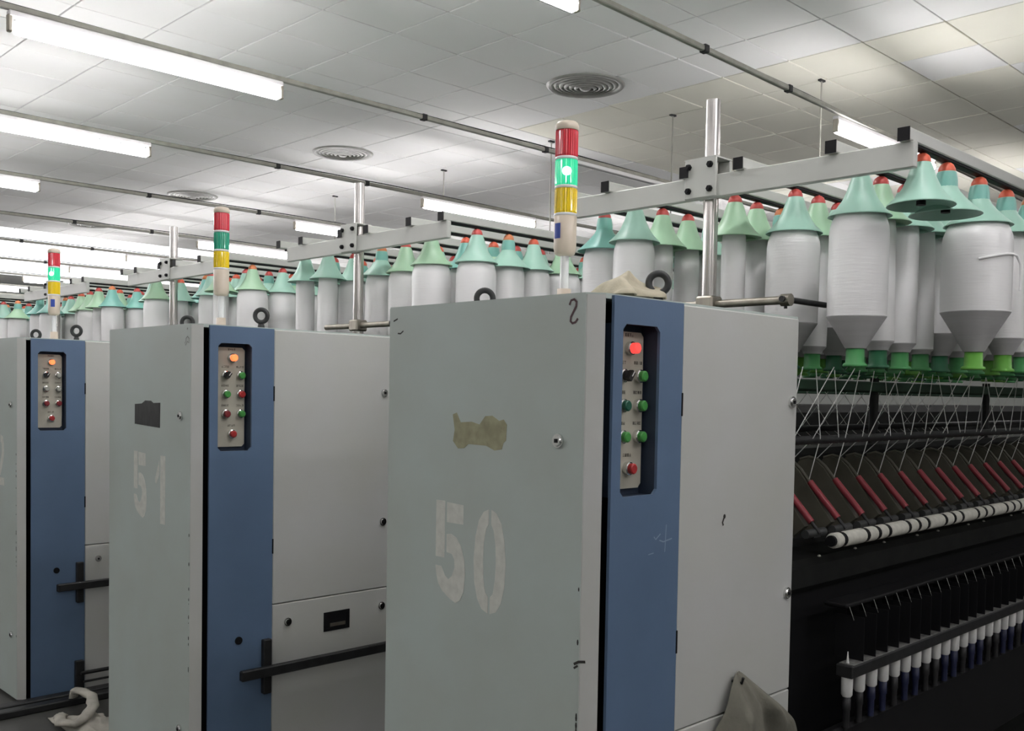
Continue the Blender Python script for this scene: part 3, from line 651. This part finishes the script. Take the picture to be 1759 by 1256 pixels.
# ------------------------------------------------------------------ spinning frame (below the creel)
def frame_bed(no, label, detail):
    Y0 = MACH[no]
    xe = 7.5 if detail else {'51': 10.5, '52': 9.0, '53': 6.0, '54': 5.0}[no]
    t = thing('spinning_frame', label, 'spinning machine', (XF+CD+.01, Y0, 0))
    x0 = .0; L = xe-XF-CD
    ob = lambda nm, mb, M, p=t: build(nm, mb, M, p)
    ob('base_trunk', MB().box(x0, L, .16, .58, .02, .50, bev=.01), DARKB)
    ob('spindle_beam', MB().box(x0, L, .02, .72, .42, .50, bev=.01), DARKB)
    ob('centre_column_beam', MB().box(x0, L, .24, .50, .50, 1.12, bev=.01), DARKB)
    ob('roller_beam', MB().box(x0, L, .075, .67, .985, 1.085, bev=.02), DARKB)
    ob('upper_beam', MB().box(x0+.16, L, .33, .41, 1.12, 1.30, bev=.01), DARKB)
    for y in (.205, .53): ob('feet_shade_strip', MB().box(x0, L, y-.03, y+.03, 1.60, 1.635, bev=.004), GREENSHADE)  # added strips stand for far-side bobbin feet and their green shadow
    if not detail:
        ob('drafting_zone', MB().box(x0+.2, L, .10, .32, 1.12, 1.52, bev=.05), DARKB); ob('drafting_zone', MB().box(x0+.2, L, .42, .64, 1.12, 1.52, bev=.05), DARKB)
        return t
    lx = lambda X: X-XF-CD-.01
    ob('suction_duct', MB().box(lx(2.62), L, .29, .45, 1.30, 1.40, bev=.02), DARKB)
    for y in (.095, .64): ob('guide_bar', MB().cyl((x0, y, 1.447), (L, y, 1.447), .0135, 12), DARKM)
    for X in (3.735, 4.9):
        ob('bar_support', MB().box(lx(X)-.008, lx(X)+.008, .09, .36, 1.43, 1.444), DARKM)
    # felt-covered clearer roller: alternating white sleeves on a dark shaft
    ob('roller_shaft', MB().cyl((lx(2.735), .015, 1.148), (L, .015, 1.148), .017, 14), BLACK)
    X = 2.745; pat = (.04, .125, .055, .05); q = 0
    while X < 5.2:
        w = pat[0] if q == 0 else pat[1+(q-1) % 3]
        obj('roller_collar', cached('collar', lambda: MB().cyl((0, 0, -.022), (0, 0, -.002), .0222, 14), BLACK), t, (lx(X)+w+.022, .015, 1.148), (0, pi/2, 0))
        obj('roller_sleeve', cached('sleeve%.3f' % w, lambda: MB().slathe([(.016, 0), (.0225, .002), (.0235, .006), (.0235, w-.006), (.0225, w-.002), (.016, w)], 18), SLEEVE), t, (lx(X), .015, 1.148), (0, pi/2, 0))
        X += w+.023; q += 1
    # drafting arms
    def arm_plate():
        P = [(.055, 1.195), (.135, 1.300), (.170, 1.345), (.195, 1.366), (.230, 1.375), (.26, 1.365), (.285, 1.33), (.29, 1.19), (.10, 1.155)]
        return MB().prism(P, lambda u, v, d: (d, u, v), -.012, .012)
    for q in range(17):
        Xa = 2.825+(q-1)*.161
        a = obj('drafting_arm', cached('arm', arm_plate, ARM), t, (lx(Xa), 0, 0))
        obj('red_tube', cached('armred', lambda: MB().cyl((0, .040, 1.208), (0, .137, 1.312), .0105, 10), ARMRED), a)
        obj('arm_spring', cached('armspring', lambda: MB().cyl((0, .012, 1.178), (0, .040, 1.208), .0055, 8).box(-.02, .02, .02, .05, 1.165, 1.185), DARKM), a)
        obj('arm_rim', cached('armrim', lambda: MB().tube([(0, .137, 1.312), (0, .172, 1.352), (0, .198, 1.372), (0, .230, 1.380), (0, .262, 1.370)], .0055, 6), ARM), a)
        obj('top_roller', cached('toproller', lambda: MB().cyl((-.055, .03, 1.178), (.055, .03, 1.178), .013, 12), RUBBER), a)
    # ring rail with its lappets and separators
    ob('ring_rail', MB().box(lx(2.72), L, -.075, -.020, .752, .790, bev=.004), DARKM)
    ob('lint_strip', MB().box(lx(2.73), L, -.072, -.026, .790, .792), mat('grey_lint', (.20, .20, .19), .95, var=.5, scale=60, bump=.5, bscale=150))
    ob('lappet_rail', MB().box(lx(2.76), L, -.030, .045, .947, .960, bev=.004), BLACK)
    ob('back_panel', MB().box(lx(2.55), L, .11, .13, .50, .99), BLACK)
    ob('foot_panel', MB().box(x0, L, -.045, -.005, .30, .60, bev=.01), BLACK)
    for q in range(36):
        Xc = 2.745+q*.0797
        if Xc > 5.3: break
        obj('lappet_hook', cached('lappet', lambda: MB().cyl((-.004, -.03, .953), (.005, -.042, .912), .0016, 6), CHROME), t, (lx(Xc)+.035, 0, 0))
        obj('separator', cached('separator', lambda: MB().box(-.001, .001, -.075, .02, .795, .925), BLACK), t, (lx(Xc)+.04, 0, 0))
    for q in range(9):
        obj('lint_speck', cached('speck', lambda: MB().slathe([(.0005, 0), (.006, .002), (.004, .006), (.0005, .007)], 8), SLEEVE), t, (lx(2.8+q*.23+.05*sin(q*3)), .085+.0*q, 1.085-.0*q))
    return t
frame_bed('50', 'dark spinning frame with drafting arms and spindles at the right edge', True)
frame_bed('51', 'dark spinning frame bed behind cabinet 51', False)
frame_bed('52', 'dark spinning frame bed behind the leftmost cabinet', False)
frame_bed('53', 'dark spinning frame bed under the distant creel', False)
frame_bed('54', 'dark spinning frame bed under the farthest creel', False)
# cops on the spindles of the nearest frame
for q in range(30):
    Xc = 2.742+q*.0797
    if Xc > 5.0: break
    t = thing('yarn_cop', ('first white yarn cop at the near end of the ring rail' if q == 0 else '%s white yarn cop from the near end under the ring rail' % ORDN[q]), 'cop', (Xc, MACH['50']-.047, .60), 'yarn cops along the nearest spinning frame')
    t.rotation_euler = (0, 0, 0)
    obj('yarn', cached('cop_yarn', lambda: MB().slathe([(.0125, .092), (.0165, .098), (.0172, .140), (.0165, .160), (.007, .178), (.0035, .20), (.0012, .226), (.0003, .227)], 16), COP), t)
    obj('spindle_tube', cached('cop_base%d' % (0 if q % 7 in (2, 3, 5, 6) else 1), lambda: MB().slathe([(.010, 0), (.0105, .05), (.013, .055), (.0125, .092), (.001, .0925)], 14), COPBASE[0 if q % 7 in (2, 3, 5, 6) else 1]), t)
# strands of roving running from the bobbins over the guide bar to the arms
rnd = random.Random(5); Y0 = MACH['50']
for q in range(36):
    Xa = 2.664+(q//2)*.161; back = q % 2
    end = (Xa, Y0+(.200 if back else .140), 1.378 if back else 1.318)
    xb = Xa-.045-(.045 if back else 0)
    row = (.02, .10, .17)[q % 3]; sx = xb+.085+.05*rnd.random()
    pts = [(sx, Y0+row, 1.668), (xb, Y0+.0815, 1.4535), end]
    o = build('roving_strand', MB().tube(pts, .0015, 5), YARN)
    tag(o, '%s thin white strand from the cabinet over the near guide bar' % ORDN[q], 'strand', 'roving strands over the near guide bar')
for q in range(30):
    xb = 2.72+q*.0805; sx = xb-.10-.05*rnd.random() if q % 2 else xb+.11
    pts = [(sx, Y0+.368+RAIL_DY[3+q % 2]+.06, 1.735), (xb, Y0+.654, 1.453), (xb+.03, Y0+.55, 1.36)]
    o = build('roving_strand', MB().tube(pts, .0014, 5), YARN)
    tag(o, '%s thin white strand from the cabinet to the far guide bar' % ORDN[q], 'strand', 'roving strands over the far guide bar')

# ------------------------------------------------------------------ rags
def rag(name, fn, nu, nv, M, label, th=.004):
    vs = [fn(i/(nu-1), j/(nv-1)) for j in range(nv) for i in range(nu)]
    fs = [(j*nu+i, j*nu+i+1, (j+1)*nu+i+1, (j+1)*nu+i) for j in range(nv-1) for i in range(nu-1)]
    mb = MB().add(vs, fs, 0, True); o = build(name, mb, M)
    s = o.modifiers.new('thickness', 'SOLIDIFY'); s.thickness = th; s.offset = 0
    b = o.modifiers.new('smooth', 'SUBSURF'); b.levels = 1; b.render_levels = 1
    return tag(o, label, 'rag')
def top_rag(u, v):
    x = 1.775+.17*u+.02*v; y = 1.455+.12*v
    env = (sin(pi*u)**.55)*(sin(pi*v)**.5)
    ridge = .5+.5*cos((u*1.5+v*2.2)*7+2*noise.noise(Vector((u*3, v*3, 2))))
    h = .006+env*(.022+.034*max(0, noise.noise(Vector((u*3.2+.4, v*3, 1)))+.35)+.016*ridge)
    return (x+.03*noise.noise(Vector((u*3, v*3, 8))), y+.03*noise.noise(Vector((u*3, v*3, 9))), CH+.004+max(.0, h))
rag('cloth_rag', top_rag, 30, 26, RAG, 'crumpled beige cloth lying on top of cabinet 50')
LE = [(.860, 2.190), (.829, 2.163), (.735, 2.106), (.60, 2.05), (.36, 2.02)]
RE = [(.860, 2.205), (.836, 2.245), (.814, 2.277), (.789, 2.319), (.734, 2.397), (.691, 2.442), (.64, 2.452), (.36, 2.45)]
def lerp_tab(T, z):
    for (z0, a0), (z1, a1) in zip(T, T[1:]):
        if z <= z0 and z >= z1: return a0+(a1-a0)*(z0-z)/(z0-z1)
    return T[0][1] if z > T[0][0] else T[-1][1]
def hang_rag(u, v):
    z = .860-.50*v
    a, b = lerp_tab(LE, z), lerp_tab(RE, z)
    x = a+(b-a)*u
    w = min(1, v*5)
    s1 = u*2-1
    arch = sin(u*10.5-3.2*min(v, .5)*2+.6)          # folds fanning out from the hook towards the lower right
    fold = (.017*arch+.008*cos(u*23+v*6))*w*(.4+.6*min(1, v*3))
    bul = .012+.052*w*(1-.75*abs(s1)**2.5)
    y = MACH['50']-.003-max(.004, bul+fold)
    return (x+.004*noise.noise(Vector((u*6, v*7, 2))), y, z+.006*noise.noise(Vector((u*5, v*5, 6))))
rag('cloth_rag', hang_rag, 44, 40, RAG2, 'grey cloth hanging on the side panel of cabinet 50 at the bottom edge', .003)
build('rag_hook', MB().tube([(2.198-XF, 0, .835), (2.198-XF, -.03, .835), (2.198-XF, -.034, .85)], .004, 8), DARKM, c50)
def floor_rag(u, v):
    x = 1.66+.22*u; y = 4.42+.36*v-.10*u
    env = (sin(pi*u)**.5)*(sin(pi*v)**.5)
    h = .055*env*max(0.08, .45+.9*noise.noise(Vector((u*4+3, v*4, 4))))+.012*env*cos(u*17+v*9)
    return (x+.05*noise.noise(Vector((u*3, v*3, 8))), y+.05*noise.noise(Vector((u*3, v*3, 19))), .006+max(0, h))
fr = rag('cloth_rag', floor_rag, 26, 26, RAG3, 'dirty white cloth lying on the floor at the lower left')
LOOP = [(1.83, 4.92, .03), (1.835, 4.905, .07), (1.806, 4.748, .11), (1.816, 4.654, .105), (1.788, 4.558, .09), (1.731, 4.504, .065), (1.676, 4.486, .05), (1.634, 4.54, .05), (1.66, 4.62, .05), (1.70, 4.70, .03)]
lp_ = []
for i in range(len(LOOP)-1):
    for q in range(4):
        f = q/4; A_, B_ = Vector(LOOP[i]), Vector(LOOP[i+1]); lp_.append(A_.lerp(B_, f))
mb = MB(); vs = []; nq = 10
for i, p in enumerate(lp_):
    d = (lp_[min(i+1, len(lp_)-1)]-lp_[max(0, i-1)]).normalized(); u_ = d.cross(Vector((0, 0, 1))).normalized(); w_ = u_.cross(d)
    for k in range(nq):
        an = 2*pi*k/nq+i*.22; rr = .021*(1+.35*noise.noise(Vector((i*.3, k*.8, 2)))) 
        vs.append(p+u_*(rr*1.25*cos(an))+w_*(rr*.75*sin(an)))
mb.add(vs, [(i*nq+k, i*nq+(k+1) % nq, (i+1)*nq+(k+1) % nq, (i+1)*nq+k) for i in range(len(lp_)-1) for k in range(nq)], 0, True)
build('twisted_strip', mb, RAG3, fr)
for k, (no, yo) in enumerate((('52', -.06), ('52', -.15), ('51', -.06))):
    o = build('floor_channel', MB().box(1.45, 5.0, MACH[no]+yo-.03, MACH[no]+yo+.03, 0, .035, bev=.005), DARKM)
    tag(o, ('dark steel floor channel right against the leftmost cabinet', 'dark steel floor channel standing off from the leftmost cabinet', 'dark steel floor channel along the foot of cabinet 51')[k], 'floor channel')
